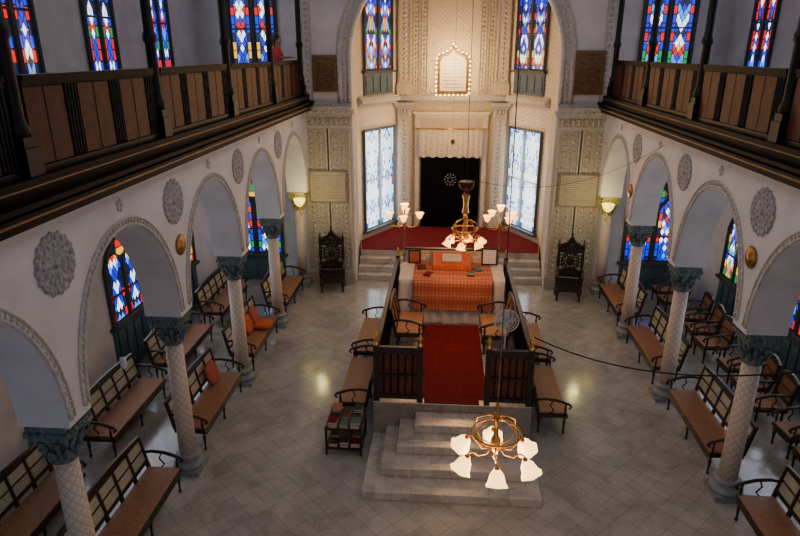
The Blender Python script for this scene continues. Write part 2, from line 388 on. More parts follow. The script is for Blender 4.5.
for s in (-1,1):
    o=orn_pilaster('trim_%d'%tn,.62,.14,0,5.10,2,[M_STUCCO,M_MOULD]); o.location=(s*3.16,YF,0); S(o,'carved stucco pilaster flanking the sanctuary arch','pilaster'); tn+=1
    o=orn_pilaster('trim_%d'%tn,.66,.12,0,5.10,2,[M_STUCCO,M_MOULD]); o.location=(s*3.84,YF,0); S(o,'carved stucco pilaster beside the sanctuary arch','pilaster'); tn+=1
    for z0,z1,dp in ((.70,5.0,.16),(5.25,9.5,.12)):
        o=orn_pilaster('trim_%d'%tn,.42,dp,z0,z1,1,[M_WARMWALL,M_MOULD]); o.location=(s*1.60,21.29,0); S(o,'slender carved cream apse pilaster','pilaster'); tn+=1
    for x in (.95,1.22):
        m=MB(); z=5.4
        m.bx(s*x-.10,s*x-.085,-.03,0,5.3,9.4); m.bx(s*x+.085,s*x+.10,-.03,0,5.3,9.4)
        while z<9.3:
            m.ball((s*x,0,z),(.05,.02,.055),0,4,4); z+=.14
        S(m.ob('trim_%d'%tn,M_MOULD,None,(0,21.29,0)),'vertical carved band on the upper apse wall','moulding'); tn+=1
    for w_,z0,z1 in ((1.08,2.50,3.42),):
        tr=T(empty('memorial_tablet',(s*3.52,YF-.168,0)),'tan carved stone tablet with engraved lines on the pilasters','tablet','memorial tablets')
        m=MB(); h=w_/2; m.bx(-h,h,-.03,0,z0,z1); m.ob('tablet_border',M_TABBOR,tr)
        m=MB(); m.bx(-h+.04,h-.04,-.045,-.031,z0+.04,z1-.04,0)
        zz=z0+.12; k=0
        while zz<z1-.10:
            m.bx(-h+.10,h-.10-.05*(k%3),-.047,-.044,zz,zz+.018,1); zz+=.06; k+=1
        m.ob('tablet_face',[M_TABLET2,M_TABBOR],tr)
m=MB()
inn=[(-2.93,19.3),(-1.85,21.26),(1.85,21.26),(2.93,19.3)]
for z0,z1,d in ((5.0,5.08,.10),(5.08,5.2,.2),(5.2,5.26,.14)):
    for a,b in zip(inn[:-1],inn[1:]):
        A=Vector(a);B=Vector(b);t=(B-A).normalized();nn=Vector((t.y,-t.x))
        q=[A,B,B+nn*d,A+nn*d]
        m.add([(v.x,v.y,z0) for v in q]+[(v.x,v.y,z1) for v in q],[(0,1,2,3),(7,6,5,4),(0,1,5,4),(1,2,6,5),(2,3,7,6),(3,0,4,7)])
S(m.ob('trim_%d'%tn,M_MOULD),'projecting stucco cornice in the apse','moulding'); tn+=1
for s in (-1,1):
    m=MB(); xs=sorted((s*2.78,s*4.24)); m.bx(xs[0],xs[1],YF-.28,YF,5.102,5.20); m.bx(xs[0],xs[1],YF-.2,YF,5.20,5.27)
    for k in range(7): m.ball((xs[0]+.12+k*.2,YF-.27,5.06),(.05,.03,.04),0,6,4)
    S(m.ob('trim_%d'%tn,M_MOULD),'projecting cornice over the carved pilasters','moulding'); tn+=1
    m=MB()
    z=5.4
    while z<9.3:
        m.ball((s*3.98,YF-.01,z),(.06,.025,.06),0,6,4); z+=.15
    m.bx(s*3.98-.12,s*3.98-.10,YF-.03,YF,5.3,9.4); m.bx(s*3.98+.10,s*3.98+.12,YF-.03,YF,5.3,9.4)
    S(m.ob('trim_%d'%tn,M_MOULD),'vertical carved chain ornament on the wall','moulding'); tn+=1

# ------------------------------------------------------------------ windows
wn=[1]
def window(w,z0,z1,loc,rz,glass,arch=True,panel=None,lights=2,label='pointed stained glass window with painted wooden frame'):
    m=MB(); h=w/2; zs_=z1-w*.45 if arch else z1
    def outline(hw,zb,zs,zt,cx=0,n=8):
        pts=[(cx-hw,zb)]
        if zt>zs:
            for k in range(n+1):
                t=k/n; pts.append((cx-hw*(1-t)**.65 if k<n else cx, zs+(zt-zs)*sin(t*pi/2)))
            for k in range(n-1,-1,-1):
                t=k/n; pts.append((cx+hw*(1-t)**.65, zs+(zt-zs)*sin(t*pi/2)))
        else: pts+=[(cx-hw,zs),(cx+hw,zs)]
        pts.append((cx+hw,zb)); return pts
    O=outline(h,z0,zs_,z1)
    m.prism(O,-.02,0,'y',1)          # backing
    m.tube([(x,-.05,z) for x,z in O],.045,6,1,sm=False,closed=True)
    lw=w/lights
    for i in range(lights):
        cx=-h+lw*(i+.5)
        top=z1-.06 if lights==1 else (zs_+ (z1-zs_)*.42 if arch else z1-.05)
        rise=lw*.4 if arch else .001
        m.prism(outline(lw/2-.07,z0+.06,top-rise,top if arch else top-.001,cx,6),-.035,-.022,'y',0)
        m.tube([(x,-.045,z) for x,z in outline(lw/2-.065,z0+.06,top-rise,top if arch else top-.001,cx,6)],.018,5,1,sm=False,closed=True)
    for i in range(1,lights): m.bx(-h+lw*i-.04,-h+lw*i+.04,-.07,-.02,z0,zs_,1)
    if arch and lights==2:
        m.lathe([(.13*w,0),(.13*w,.012)],14,0); a=len(m.v)-28
        m.fn(lambda x,y,z:(x,-.035+z-.0,zs_+(z1-zs_)*.55+y),a)
    zz=z0+(zs_-z0)*.5
    m.bx(-h,h,-.065,-.02,zz-.02,zz+.02,1)
    m.bx(-h-.1,h+.1,-.14,0,z0-.07,z0-.0,1)
    if panel is not None:
        m.bx(-h-.02,h+.02,-.05,0,panel,z0-.07,2)
        for i in range(4):
            cx=-h+w*(i+.5)/4
            m.bx(cx-w/8+.05,cx+w/8-.05,-.075,-.05,panel+.08,z0-.15,2)
    o=m.ob('window_%d'%wn[0],[glass_mat(glass,lw),M_FRAME,M_BLUE],None,loc,rz); wn[0]+=1
    S(o,label,'window'); return o
for y in (11.75,8.85,14.65):
    window(1.4,1.2,3.05,(-XW,y,0),pi/2,'deep',True,0.02)
for y in (14.65,11.75,8.85):
    window(1.3,1.2,3.05,(XW,y,0),-pi/2,'deep',True,0.02)
for s in (-1,1):
    window(1.65,.85,3.15,(s*5.8,YF,0),0,'deep',True,0.02)
    window(1.30,6.05,8.9,(s*5.42,YF,0),0,'deep',True)
    for y in ((9.75,12.3,14.9) if s<0 else (12.4,15.5)):
        window(1.05,6.05,8.9,(s*XW,y,0),-s*pi/2,'deep',True)
    cx,cy=s*2.40,20.3
    th=-s*math.radians(61.2)
    window(1.75,.95,4.25,(cx,cy,0),th,'pale',False,None,2,'tall pale stained glass window of the apse')
    window(1.55,6.05,8.9,(cx,cy,0),th,'deep',True,5.32,2,'upper apse stained glass window above a carved panel')

# ------------------------------------------------------------------ columns
def make_column(capmat,label):
    root=T(empty('column',(-XC,CY[1],0)),label,'column','arcade columns')
    m=MB(); m.bx(-.24,.24,-.24,.24,0,.09); m.lathe([(.24,.09),(.25,.14),(.22,.18),(.19,.20),(.19,.26),(.21,.29),(.18,.32),(.15,.33)],20); m.ob('column_base',M_BASE,root)
    m=MB(); m.lathe([(.142,.33),(.139,1.2),(.130,2.36)],24); m.ob('shaft',M_SHAFT,root)
    m=MB(); m.lathe([(.148,2.34),(.165,2.37),(.148,2.40),(.143,2.44),(.15,2.52),(.18,2.62),(.21,2.68)],20)
    for tier,(zb,r0,n,hh) in enumerate(((2.40,.143,8,.14),(2.49,.158,8,.17))):
        for i in range(n):
            a=m.mark()
            pts=[(r0,0,zb),(r0+.02,0,zb+hh*.5),(r0+.055,0,zb+hh*.85),(r0+.08,0,zb+hh*.95),(r0+.085,0,zb+hh*.8)]
            m.tube(pts,[.030,.034,.028,.021,.012],6)
            m.apply(Matrix.Rotation(2*pi*(i+.5*tier)/n,4,'Z'),a)
    for i in range(4):
        a=m.mark(); m.tube([(.16,0,2.56),(.24,0,2.66),(.28,0,2.68),(.295,0,2.65),(.28,0,2.62)],[.026,.026,.02,.018,.013],6); m.apply(Matrix.Rotation(pi/4+i*pi/2,4,'Z'),a)
    m.bx(-.21,.21,-.21,.21,2.68,2.73); m.bx(-.24,.24,-.24,.24,2.73,2.79); m.bx(-.22,.22,-.22,.22,2.79,2.858)
    for i in range(7):
        for q in range(4):
            a=m.mark(); m.ball((.242,-.21+.07*i,2.76),(.013,.024,.023),0,6,4); m.apply(Matrix.Rotation(q*pi/2,4,'Z'),a)
    m.ob('capital',capmat,root)
    return root
root=make_column(M_CAP,'slender cream column with carved lattice shaft and teal capital')
for s in (-1,1):
    for i in range(1,5):
        if s<0 and i==1: continue
        dup(root,(s*XC,CY[i],0))
root=make_column(M_CAPG,'slender cream corner column with gilded green capital tinted with lamp glow')
root.location=(-XC,CY[5]-.02,0); dup(root,(XC,CY[5]-.02,0))

# rosettes: flat, lacy
m=MB()
m.lathe([(.32,0),(.32,.010),(.29,.014)],32,0,scal=[.05,.05,.05],k=16); m.fn(lambda x,y,z:(z,x,y))
m.ball((.01,0,0),(.035,.05,.05))
for q in range(8):
    t=q*pi/4; a=m.mark(); m.ball((.0,.12,0),(.028,.055,.03),0,8,4); m.apply(Matrix.Rotation(t,4,'X'),a)
for q in range(16):
    t=q*pi/8; m.ball((.008,.20*cos(t),.20*sin(t)),(.022,.026,.026),0,6,4)
for q in range(16):
    t=(q+.5)*pi/8; a=m.mark(); m.ball((.008,.275,0),(.02,.045,.034),0,6,4); m.apply(Matrix.Rotation(t,4,'X'),a)
m.fn(lambda x,y,z:(max(x,0),y,z))
ros=T(m.ob('rosette',M_ROSE,None,(-XI+.003,CY[1]+.08,4.60)),'round carved grey stucco rosette on the arcade wall','wall ornament','arcade rosettes')
for s in (-1,1):
    for i in range(1,5):
        if s<0 and i==1: continue
        dup(ros,(s*(XI-.003),CY[i],4.58),0 if s<0 else pi)
m=MB(); m.lathe([(.15,0),(.16,.015),(.13,.03),(.09,.03),(.07,.045),(.0,.05)],20); m.fn(lambda x,y,z:(z,x,y))
pl=T(m.ob('wall_plaque',M_OLDBR,None,(-XI+.002,CY[2]+.05,3.92)),'round dull brass plaque on the white arcade wall','plaque','brass plaques')
dup(pl,(XI-.002,CY[2]+.05,3.92),pi); dup(pl,(XI-.002,CY[4]+.1,3.6),pi)

# ------------------------------------------------------------------ gallery posts and railings
m=MB(); m.bx(-.11,.11,-.11,.11,0,.26); m.bx(-.09,.09,-.09,.09,.26,.36); m.lathe([(.09,.36),(.105,.42),(.085,.47),(.07,.54),(.07,1.2),(.095,1.24),(.095,1.30),(.07,1.36),(.065,3.0),(.09,3.05),(.1,3.2),(.13,3.35)],14); m.bx(-.16,.16,-.16,.16,3.35,4.1)
post=T(m.ob('gallery_post',M_BLACK,None,(-4.11,CY[1],5.502)),'slender black turned post rising from the gallery ledge','post','gallery posts')
for s in (-1,1):
    for i in range(1,6):
        if s<0 and i==1: continue
        dup(post,(s*4.11,CY[i],5.502))
gr=T(empty('gallery_railing',(-4.12,(CY[1]+CY[2])/2,5.502)),'dark railing with reddish-brown wooden panels along the gallery','railing','gallery railings')
Lr=PITCH-.23; hl=Lr/2; RT=.90
m=MB(); m.bx(-.06,.06,-hl,hl,RT-.055,RT); m.bx(-.045,.045,-hl,hl,RT-.10,RT-.055); m.ob('handrail',M_LEDGE,gr)
m=MB(); m.bx(-.045,.045,-hl,hl,0,.06); m.ob('bottom_rail',M_BLACK,gr)
m=MB(); m.bx(-.012,.012,-hl,hl,.062,RT-.102); m.ob('back_board',M_LEDGE,gr)
bal=None; pan=None
seg=Lr/3
for i in range(3):
    c=-hl+seg*(i+.5)-.11
    if pan is None:
        m=MB(); m.bx(.014,.03,-.31,.31,.07,RT-.11,0); m.bx(-.03,-.014,-.31,.31,.07,RT-.11,0)
        m.bx(.03,.036,-.008,.008,.07,RT-.11,1)
        pan=m.ob('wood_panel',[M_BROWN,M_BLACK],gr,(0,c,0))
        m=MB(); m.lathe([(.016,.062),(.016,.12),(.010,.15),(.018,.28),(.010,.40),(.02,.44),(.010,.48),(.018,.60),(.010,.70),(.016,.74),(.016,RT-.102)],8)
        bal=m.ob('baluster',M_BLACK,gr,(.032,c+.345,0))
        for k in (1,2,3): piece(bal,gr,(.032,c+.345+k*.055,0))
    else:
        piece(pan,gr,(0,c,0))
        for k in range(4): piece(bal,gr,(.032,c+.345+.055*k,0))
for s in (-1,1):
    for i in range(0,5):
        if s<0 and i==1: continue
        dup(gr,(s*4.12,(CY[i]+CY[i+1])/2,5.502),0 if s<0 else pi)

# ------------------------------------------------------------------ benches / chairs
def make_bench(name,L,label,cat,group,cane=M_CANE,seat=M_SEAT):
    r=T(empty(name),label,cat,group); h=L/2
    m=MB(); m.bx(-.27,.28,-h,h,.36,.42,0); m.bx(-.24,.27,-h+.04,h-.04,.42,.45,1); m.bx(.265,.285,-h+.06,h-.06,.31,.36,0)
    m.ob('seat',[M_DWOOD,seat],r,bev=.006)
    m=MB(); ns=max(1,round((L-.1)/.36))
    m.bx(-.025,.025,-h,h,.52,.57,0)
    m.bx(-.025,.025,-h,h,.92,.97,0)
    ck=12
    for k in range(ck):
        y0=-h+L*k/ck; y1=-h+L*(k+1)/ck; zf=lambda y:.97+.06*max(0,cos(y/h*pi/2))
        m.add([(-.025,y0,.97),(.025,y0,.97),(.025,y1,.97),(-.025,y1,.97),(-.02,y0,zf(y0)),(.02,y0,zf(y0)),(.02,y1,zf(y1)),(-.02,y1,zf(y1))],
              [(4,5,6,7),(0,3,7,4),(1,5,6,2)],0)
    for k in range(ns+1):
        y=-h+.02+(L-.04)*k/ns; m.bx(-.028,.028,y-.022,y+.022,.42,.97,0)
    for k in range(ns):
        y0=-h+.02+(L-.04)*k/ns+.022; y1=-h+.02+(L-.04)*(k+1)/ns-.022
        m.bx(-.008,.008,y0,y1,.57,.92,1)
        m.bx(-.02,.02,y0,y1,.735,.755,0)
    m.fn(lambda x,y,z:(x-.25-(z-.42)*.20,y,z))
    m.ob('backrest',[M_DWOOD,cane],r)
    arm=None
    for sy in (-1,1):
        if arm is None:
            m=MB(); m.tube([(-.31,0,.70),(-.15,0,.73),(.05,0,.71),(.2,0,.66),(.29,0,.63),(.33,0,.58),(.30,0,.54),(.27,0,.57)],[.022,.026,.026,.026,.026,.022,.018,.012],8)
            m.lathe([(.022,.42),(.015,.46),(.026,.52),(.015,.57),(.022,.64)],8,0,(.23,0,0))
            m.tube([(-.05,0,.42),(.02,0,.50),(-.05,0,.60),(-.0,0,.71)],.013,6)
            arm=m.ob('armrest',M_DWOOD,r,(0,-h+.03,0))
        else: piece(arm,r,(0,h-.03,0))
    leg=None; ys=[-h+.06,h-.06] if L<1 else [-h+.06,0,h-.06]
    for y in ys:
        for x in (-.22,.23):
            if leg is None:
                m=MB(); m.lathe([(.018,0),(.028,.03),(.016,.06),(.022,.18),(.032,.26),(.018,.29),(.03,.32),(.03,.36)],10); leg=m.ob('leg',M_DWOOD,r,(x,y,0))
            else: piece(leg,r,(x,y,0))
    return r
bench=make_bench('bench',2.05,'dark wooden cane-back bench with tan seat between arcade columns','bench','hall benches')
bench.location=(-4.50,9.75,0)
for y in (6.72,12.58,15.45): dup(bench,(-4.50,y,0))
for y in (6.72,9.72,12.62,15.45): dup(bench,(4.50,y,0),pi)
for y in (6.5,9.4,12.0,14.7): dup(bench,(-5.95,y,0),0,'dark wooden cane-back bench with tan seat in the aisle')
ch=make_bench('chair',.56,'dark wooden armchair with cane back in the side aisle','chair','aisle chairs',M_CANEB)
ch.location=(5.95,8.0,0); ch.rotation_euler=(0,0,pi)
for k,y in enumerate((8.75,9.5,10.4,11.15,11.9,12.9,13.65,14.4,15.5,16.2)):
    dup(ch,(5.95+.06*sin(k*2.1),y,0),pi+.1*sin(k*1.7))
b2=make_bench('bench',1.85,'brown-seated wooden bench against the side of the raised platform','bench','platform benches',M_CANEB)
b2.location=(-1.80,10.68,0); b2.rotation_euler=(0,0,pi)
dup(b2,(-1.80,12.75,0),pi)
dup(b2,(1.85,10.60,0),0); dup(b2,(1.85,12.70,0),0)
b3=make_bench('bench',1.15,'short dark wooden bench standing on the raised platform','bench','platform seats',M_CANEB)
b3.location=(-.86,11.75,.781); dup(b3,(.91,11.75,.781),pi)

# thrones
r=T(empty('throne_chair',(-3.40,16.55,0),.15),'tall carved black ceremonial chair with high crested back','chair','ceremonial chairs')
m=MB(); m.bx(-.34,.34,-.30,.25,.40,.50,0); m.bx(-.29,.29,-.26,.22,.50,.54,1); m.bx(-.34,.34,-.31,-.28,.30,.40,0); m.ob('seat',[M_CARVED,M_DWOOD],r,bev=.008)
m=MB()
for x in (-.33,.33): m.lathe([(.045,.0),(.035,.4),(.05,.5),(.035,.8),(.05,1.0),(.035,1.3),(.045,1.45),(.055,1.5),(.025,1.56),(.01,1.68)],8,0,(x,.27,0))
m.prism([(-.30,.56),(.30,.56),(.30,.76),(.12,.82),(0,.88),(-.12,.82),(-.30,.76)],.255,.29)
m.prism([(-.30,1.30),(-.12,1.26),(0,1.22),(.12,1.26),(.30,1.30),(.30,1.42),(.2,1.52),(.09,1.56),(0,1.74),(-.09,1.56),(-.2,1.52),(-.30,1.42)],.255,.29)
m.tube([(-.32,.25,1.42),(-.22,.25,1.53),(-.1,.25,1.58),(0,.25,1.77),(.1,.25,1.58),(.22,.25,1.53),(.32,.25,1.42)],.035,8)
m.ball((0,.24,1.48),(.07,.04,.09)); m.ball((0,.26,1.82),(.035,.03,.06))
for q in range(5): m.ball((-.2+.1*q,.245,1.38),(.035,.03,.03),0,6,4)
for q in range(14): m.ball((.17*cos(q*pi/7),.255,1.05+.22*sin(q*pi/7)),(.042,.03,.042),0,6,4)
m.ball((0,.26,1.05),(.12,.03,.16),0,8,5)
for q in range(8):
    t=q*pi/4; m.tube([(.08*cos(t),.262,1.05+.12*sin(t)),(.17*cos(t),.262,1.05+.22*sin(t))],.02,5)
for sx in (-1,1):
    for z in (.88,.98,1.08,1.18): m.tube([(sx*.31,.27,z),(sx*.26,.27,z+.04),(sx*.20,.27,z)],.022,5)
m.tube([(.23*cos(t*pi/8),.26,1.05+.28*sin(t*pi/8)) for t in range(16)],.026,6,closed=True)
m.ob('backrest',M_CARVED,r)
a=None
for x in (-.33,.33):
    if a is None:
        m=MB(); m.tube([(0,.26,.82),(0,.0,.86),(0,-.2,.82),(0,-.31,.76),(0,-.33,.68),(0,-.27,.68)],[.03,.038,.038,.038,.03,.02],8); m.lathe([(.03,.5),(.02,.58),(.038,.65),(.025,.8)],8,0,(0,-.24,0)); a=m.ob('armrest',M_CARVED,r,(x,0,0))
    else: piece(a,r,(x,0,0))
l=None
for x in (-.30,.30):
    for y in (-.26,.22):
        if l is None:
            m=MB(); m.tube([(0,0,.40),(0,-.02,.3),(0,.02,.12),(0,-.03,.04),(0,-.04,0.03)],[.05,.055,.03,.035,.03],8); l=m.ob('leg',M_CARVED,r,(x,y,0))
        else: piece(l,r,(x,y,0))
dup(r,(3.36,16.35,0),-.15)

# ------------------------------------------------------------------ raised platform (tevah)
PX0,PX1,PY0,PY1,PH=-1.36,1.41,9.3,14.35,.78
root=T(empty('reading_platform',(0,PY0,0)),'raised tiled marble reading platform with stepped front','platform')
m=MB(); m.bx(PX0,PX1,0,PY1-PY0,0,PH); m.ob('platform_body',M_STEP,root,bev=.012)
R=PH/5
for i,(xa,xb,y) in enumerate(((-1.37,1.41,7.73),(-1.12,1.27,8.12),(-.88,1.10,8.5),(-.61,.90,8.88))):
    m=MB(); m.bx(xa,xb,y-PY0,-.002,R*i+(.002 if i else 0),R*(i+1)); m.ob('step',M_STEP,root,bev=.012)
m=MB(); m.prism([(-.46,PY0+.02),(.50,PY0+.02),(.50,PY0+.2),(.65,PY0+.2),(.65,12.6),(-.60,12.6),(-.60,PY0+.2),(-.46,PY0+.2)],PH+.001,PH+.016,'z')
T(m.ob('carpet',M_RED),'red carpet runner on the reading platform','carpet')
def rail(name,L,label,nb,cloth=False,rot=0,loc=(0,0,0)):
    r=T(empty(name,loc,rot),label,'railing','platform railings')
    m=MB(); m.bx(0,L,-.04,.04,.99,1.06); m.bx(0,L,-.025,.025,.92,.99); m.ob('handrail',M_DWOOD,r,bev=.006)
    m=MB(); m.bx(0,L,-.03,.03,.05,.13); m.ob('bottom_rail',M_DWOOD,r)
    p=None
    for x in (0,L):
        if p is None:
            m=MB(); m.bx(-.05,.05,-.05,.05,0,1.08,0); m.lathe([(.05,1.08),(.055,1.10),(.02,1.13),(.045,1.19),(.035,1.24),(.01,1.29)],10,1)
            p=m.ob('railing_post',[M_DWOOD,M_BRASS],r,(x,0,0))
        else: piece(p,r,(x,0,0))
    b=None
    for k in range(nb):
        x=L*(k+1)/(nb+1)
        if b is None:
            m=MB(); m.lathe([(.014,.13),(.02,.22),(.010,.34),(.02,.46),(.012,.5),(.012,.54),(.02,.62),(.010,.76),(.018,.86),(.014,.92)],7); b=m.ob('baluster',M_BLACK,r,(x,-.012,0))
        else: piece(b,r,(x,-.012,0))
    if cloth:
        m=MB(); m.bx(.05,L-.05,.012,.024,.13,.92,0)
        m.bx(.05,L-.05,-.03,.012,.49,.53,1); m.ob('back_panel',[M_REDPAN,M_DWOOD],r)
    return r
rail('railing',.76,'dark front railing with dull red backing on the platform',5,True,0,(PX0+.06,PY0+.08,PH))
rail('railing',.72,'dark front railing with dull red backing on the platform',5,True,0,(PX1-.78,PY0+.08,PH))
rail('railing',4.75,'long dark balustrade along the side of the platform',30,False,pi/2,(PX0+.06,PY0+.21,PH))
rail('railing',4.75,'long dark balustrade along the side of the platform',30,False,pi/2,(PX1-.06,PY0+.21,PH))
# reading table
tb=T(empty('reading_table',(0.02,13.25,PH)),'wide wooden reading table beneath layered cloths','table')
m=MB(); m.bx(-1.12,1.12,-.54,.54,1.0,1.05); m.ob('table_top',M_DWOOD,tb)
l=None
for x in (-1.03,1.03):
    for y in (-.46,.46):
        if l is None:
            m=MB(); m.lathe([(.04,0),(.05,.1),(.035,.3),(.055,.6),(.05,1.0)],10); l=m.ob('leg',M_DWOOD,tb,(x,y,0))
        else: piece(l,tb,(x,y,0))
def drape(x0,x1,y0,y1,zt,zb,amp,k):
    m=MB(); n=160; per=[]
    cor=[(x0,y0),(x1,y0),(x1,y1),(x0,y1)]; tot=2*(x1-x0+y1-y0)
    for i in range(n):
        d=tot*i/n
        for j in range(4):
            p=Vector(cor[j]);q=Vector(cor[(j+1)%4]);L=(q-p).length
            if d<=L or j==3:
                t=(q-p)/L; per.append((p+t*d,Vector((t.y,-t.x)),tot*i/n)); break
            d-=L
    rows=8; vs=[];fs=[]
    for r_ in range(rows+1):
        f=r_/rows
        for (p,nn,d) in per:
            o=nn*(amp*f*sin(d*k)+.03*f); vs.append((p.x+o.x,p.y+o.y,zt+(zb-zt)*f+(.012*sin(d*k*.37) if r_==rows else 0)))
    for r_ in range(rows):
        for i in range(n):
            a=r_*n+i;b=r_*n+(i+1)%n; fs.append((a,b,b+n,a+n))
    fs.append(tuple(range(n)))
    m.add(vs,fs,0,False)
    for i in range(len(m.s)-1): m.s[i]=True
    return m
T(drape(-1.18,1.18,-.57,.57,1.062,.03,.025,26).ob('white_tablecloth',M_WHITEC,None,(0.02,13.25,PH)),'pleated white tablecloth hanging to the platform','tablecloth')
T(drape(-.90,.88,-.615,.60,1.078,.36,.012,14).ob('orange_tablecloth',M_ORANGE,None,(0.05,13.25,PH)),'orange and red patterned woven cloth over the reading table','tablecloth')
ZTB=PH+1.082
ls=T(empty('book_stand',(.02,13.50,ZTB)),'sloping book stand covered in orange cloth on the table','book stand')
m=MB(); m.prism([(-.22,0),(.22,0),(.22,.30),(-.22,.12)],-.44,.44,'x'); m.ob('stand_body',M_ORCUSH,ls,bev=.015)
m=MB(); m.bx(-.22,-.003,-.13,.13,0,.03,0); m.bx(.003,.22,-.13,.13,0,.03,0); m.bx(-.22,.22,-.13,.13,-.006,0,1); m.apply(Matrix.Rotation(math.radians(22),4,'X'))
T(m.ob('open_book',[M_PAPER,M_RED],None,(0.02,13.48,ZTB+.222)),'open prayer book lying on the orange stand','book')
m=MB(); m.bx(-1.1,1.1,-.03,.03,0,.30,0); m.bx(-1.14,1.14,-.05,.05,.30,.34,1)
T(m.ob('table_screen',[M_LACE,M_DWOOD],None,(0.02,13.90,ZTB-.01)),'low cream back board along the rear of the table','board')
def frame(x,y,z,w,h,col):
    r=T(empty('picture_frame',(x,y,z)),'small dark-framed picture standing on the reading table','picture frame','table frames')
    m=MB(); m.bx(-w/2,w/2,-.012,.012,0,h); m.ob('frame_border',M_DWOOD,r)
    m=MB(); m.bx(-w/2+.04,w/2-.04,-.016,-.011,.04,h-.04); m.ob('picture',col,r)
frame(.90,13.70,ZTB+.0,.38,.42,M_TABLET); frame(-.86,13.7,ZTB,.30,.34,M_BRCUSH)
for k,(x,y) in enumerate(((-.5,12.95),(.45,13.0),(-.68,13.4),(.62,13.35))):
    m=MB(); m.bx(-.09,.09,-.12,.12,0,.035,0); m.bx(-.08,.092,-.11,.11,.006,.03,1)
    o=T(m.ob('prayer_book',[[M_RED,M_DWOOD,M_BROWN,M_BLUE][k],M_PAPER],None,(x,y,ZTB),.3*k-.4),'closed hardbound prayer book on the table','book')
# candelabra
def lamp_shade(m,mi=0,s=1.):
    pr=[(.03,0),(.045,.015),(.062,.04),(.072,.075),(.082,.11),(.102,.14),(.098,.14),(.078,.11),(.066,.075),(.05,.04),(.03,.02)]
    sc_=[0,0,0,.01,.03,.06,.06,.03,.01,0,0]
    m.lathe([(r*s,z*s) for r,z in pr],36,mi,scal=sc_,k=6,caps=False)
def candelabrum(loc):
    r=T(empty('candelabrum',loc),'tall brass lamp standard with glowing tulip shades','lamp','lamp standards')
    m=MB(); m.lathe([(.12,0),(.12,.03),(.07,.06),(.03,.12),(.025,.3),(.045,.36),(.024,.42),(.024,1.1),(.04,1.15),(.024,1.22),(.022,1.9),(.045,1.95),(.02,2.02),(.02,2.25),(.03,2.28)],12); m.ob('pole',M_BRASS,r)
    arm=None
    for q in range(4):
        if arm is None:
            m=MB(); m.tube([(0,0,1.93),(.12,0,1.84),(.30,0,1.88),(.36,0,2.02),(.36,0,2.07)],.013,6)
            arm=m.ob('arm',M_BRASS,r)
            m=MB(); lamp_shade(m,0,1.0); m.ball((0,0,.07),.032,1,8,5); sh=m.ob('lamp_shade',[M_SHADE2,M_BULB],arm,(.36,0,2.07))
        else:
            a2=piece(arm,r,(0,0,0),(0,0,q*pi/2)); piece(sh,a2,(.36,0,2.07))
    piece(sh,r,(0,0,2.28))
    return r
c1=candelabrum((-1.13,14.13,PH)); dup(c1,(1.14,14.13,PH),.5)

# chandeliers
def chandelier(loc,ztop,tall=False,R=.40,glass=M_SHADE,label='',ss=1.,rot=.3):
    r=T(empty('chandelier',loc),label,'chandelier')
    top=.95 if tall else .58
    if tall: pr=[(.012,.95),(.03,.9),(.012,.85),(.02,.5),(.05,.42),(.02,.36),(.03,.2),(.075,.12),(.09,.04),(.06,-.03),(.03,-.08),(.05,-.13),(.02,-.18),(.006,-.22)]
    else: pr=[(.01,.58),(.025,.55),(.012,.50),(.016,.44),(.04,.38),(.02,.33),(.014,.2),(.05,.12),(.065,.05),(.04,-.02),(.02,-.06),(.035,-.10),(.006,-.15)]
    m=MB(); m.lathe(pr,16); m.ob('stem',M_BRASS,r)
    m=MB(); m.tube([(0,0,top),(0,0,ztop-loc[2])],.006,6)
    m.ob('hanging_rod',M_STEEL,r)
    m=MB(); m.tube([(.26*cos(2*pi*k/36),.26*sin(2*pi*k/36),.20) for k in range(36)],.014,8,closed=True); m.ob('hoop',M_BRASS,r)
    arm=None
    for q in range(6):
        if arm is None:
            m=MB(); m.tube([(.02,0,.40),(.12,0,.38),(.24,0,.30),(.26,0,.18),(.18,0,.05),(.08,0,.03)],.009,6)
            m.tube([(.05,0,.03),(.12,0,-.04),(.22,0,-.03),(R-.05,0,.04),(R,0,.04),(R+.02,0,.0)],.011,8)
            m.lathe([(.02,0),(.032,-.02),(.032,-.045),(.02,-.055)],10,0,(R+.02,0,.02))
            arm=m.ob('arm',M_BRASS,r,(0,0,0)); arm.rotation_euler=(0,0,rot)
            m=MB(); lamp_shade(m,0,ss); m.ball((0,0,.09),.034*ss,1,8,6); m.apply(Matrix.Rotation(pi-.5,4,'Y'))
            sh=m.ob('lamp_shade',[glass,M_BULB],arm,(R+.025,0,-.015))
        else:
            a2=piece(arm,r,(0,0,0),(0,0,rot+q*pi/3)); piece(sh,a2,(R+.025,0,-.015))
    if tall:
        m=MB(); m.lathe([(.02,.93),(.05,.98),(.12,1.02),(.15,1.08),(.16,1.16),(.14,1.17),(.03,1.15)],18); m.ob('top_bowl',M_BROWN,r)
        m=MB(); m.lathe([(.05,.48),(.08,.55),(.05,.62),(.055,.8),(.08,.88),(.04,.94)],12); m.ob('stem_sleeve',M_BRASS,r)
    return r
chandelier((.43,5.72,2.50),ZT,False,.335,M_SHADE,'brass chandelier with six glowing frosted tulip shades hanging low',1.18,.5)
chandelier((.24,12.0,3.02),ZT,True,.30,M_SHADE2,'tall brass chandelier with amber shades over the reading table',.95)
m=MB(); m.tube([(-.02,14.9,4.6),(-.02,14.9,ZT)],.004,6); m.ball((-.02,14.9,4.55),(.05,.05,.07)); T(m.ob('hanging_lamp',M_OLDBR),'small brass oil lamp on a thin chain before the ark','lamp')

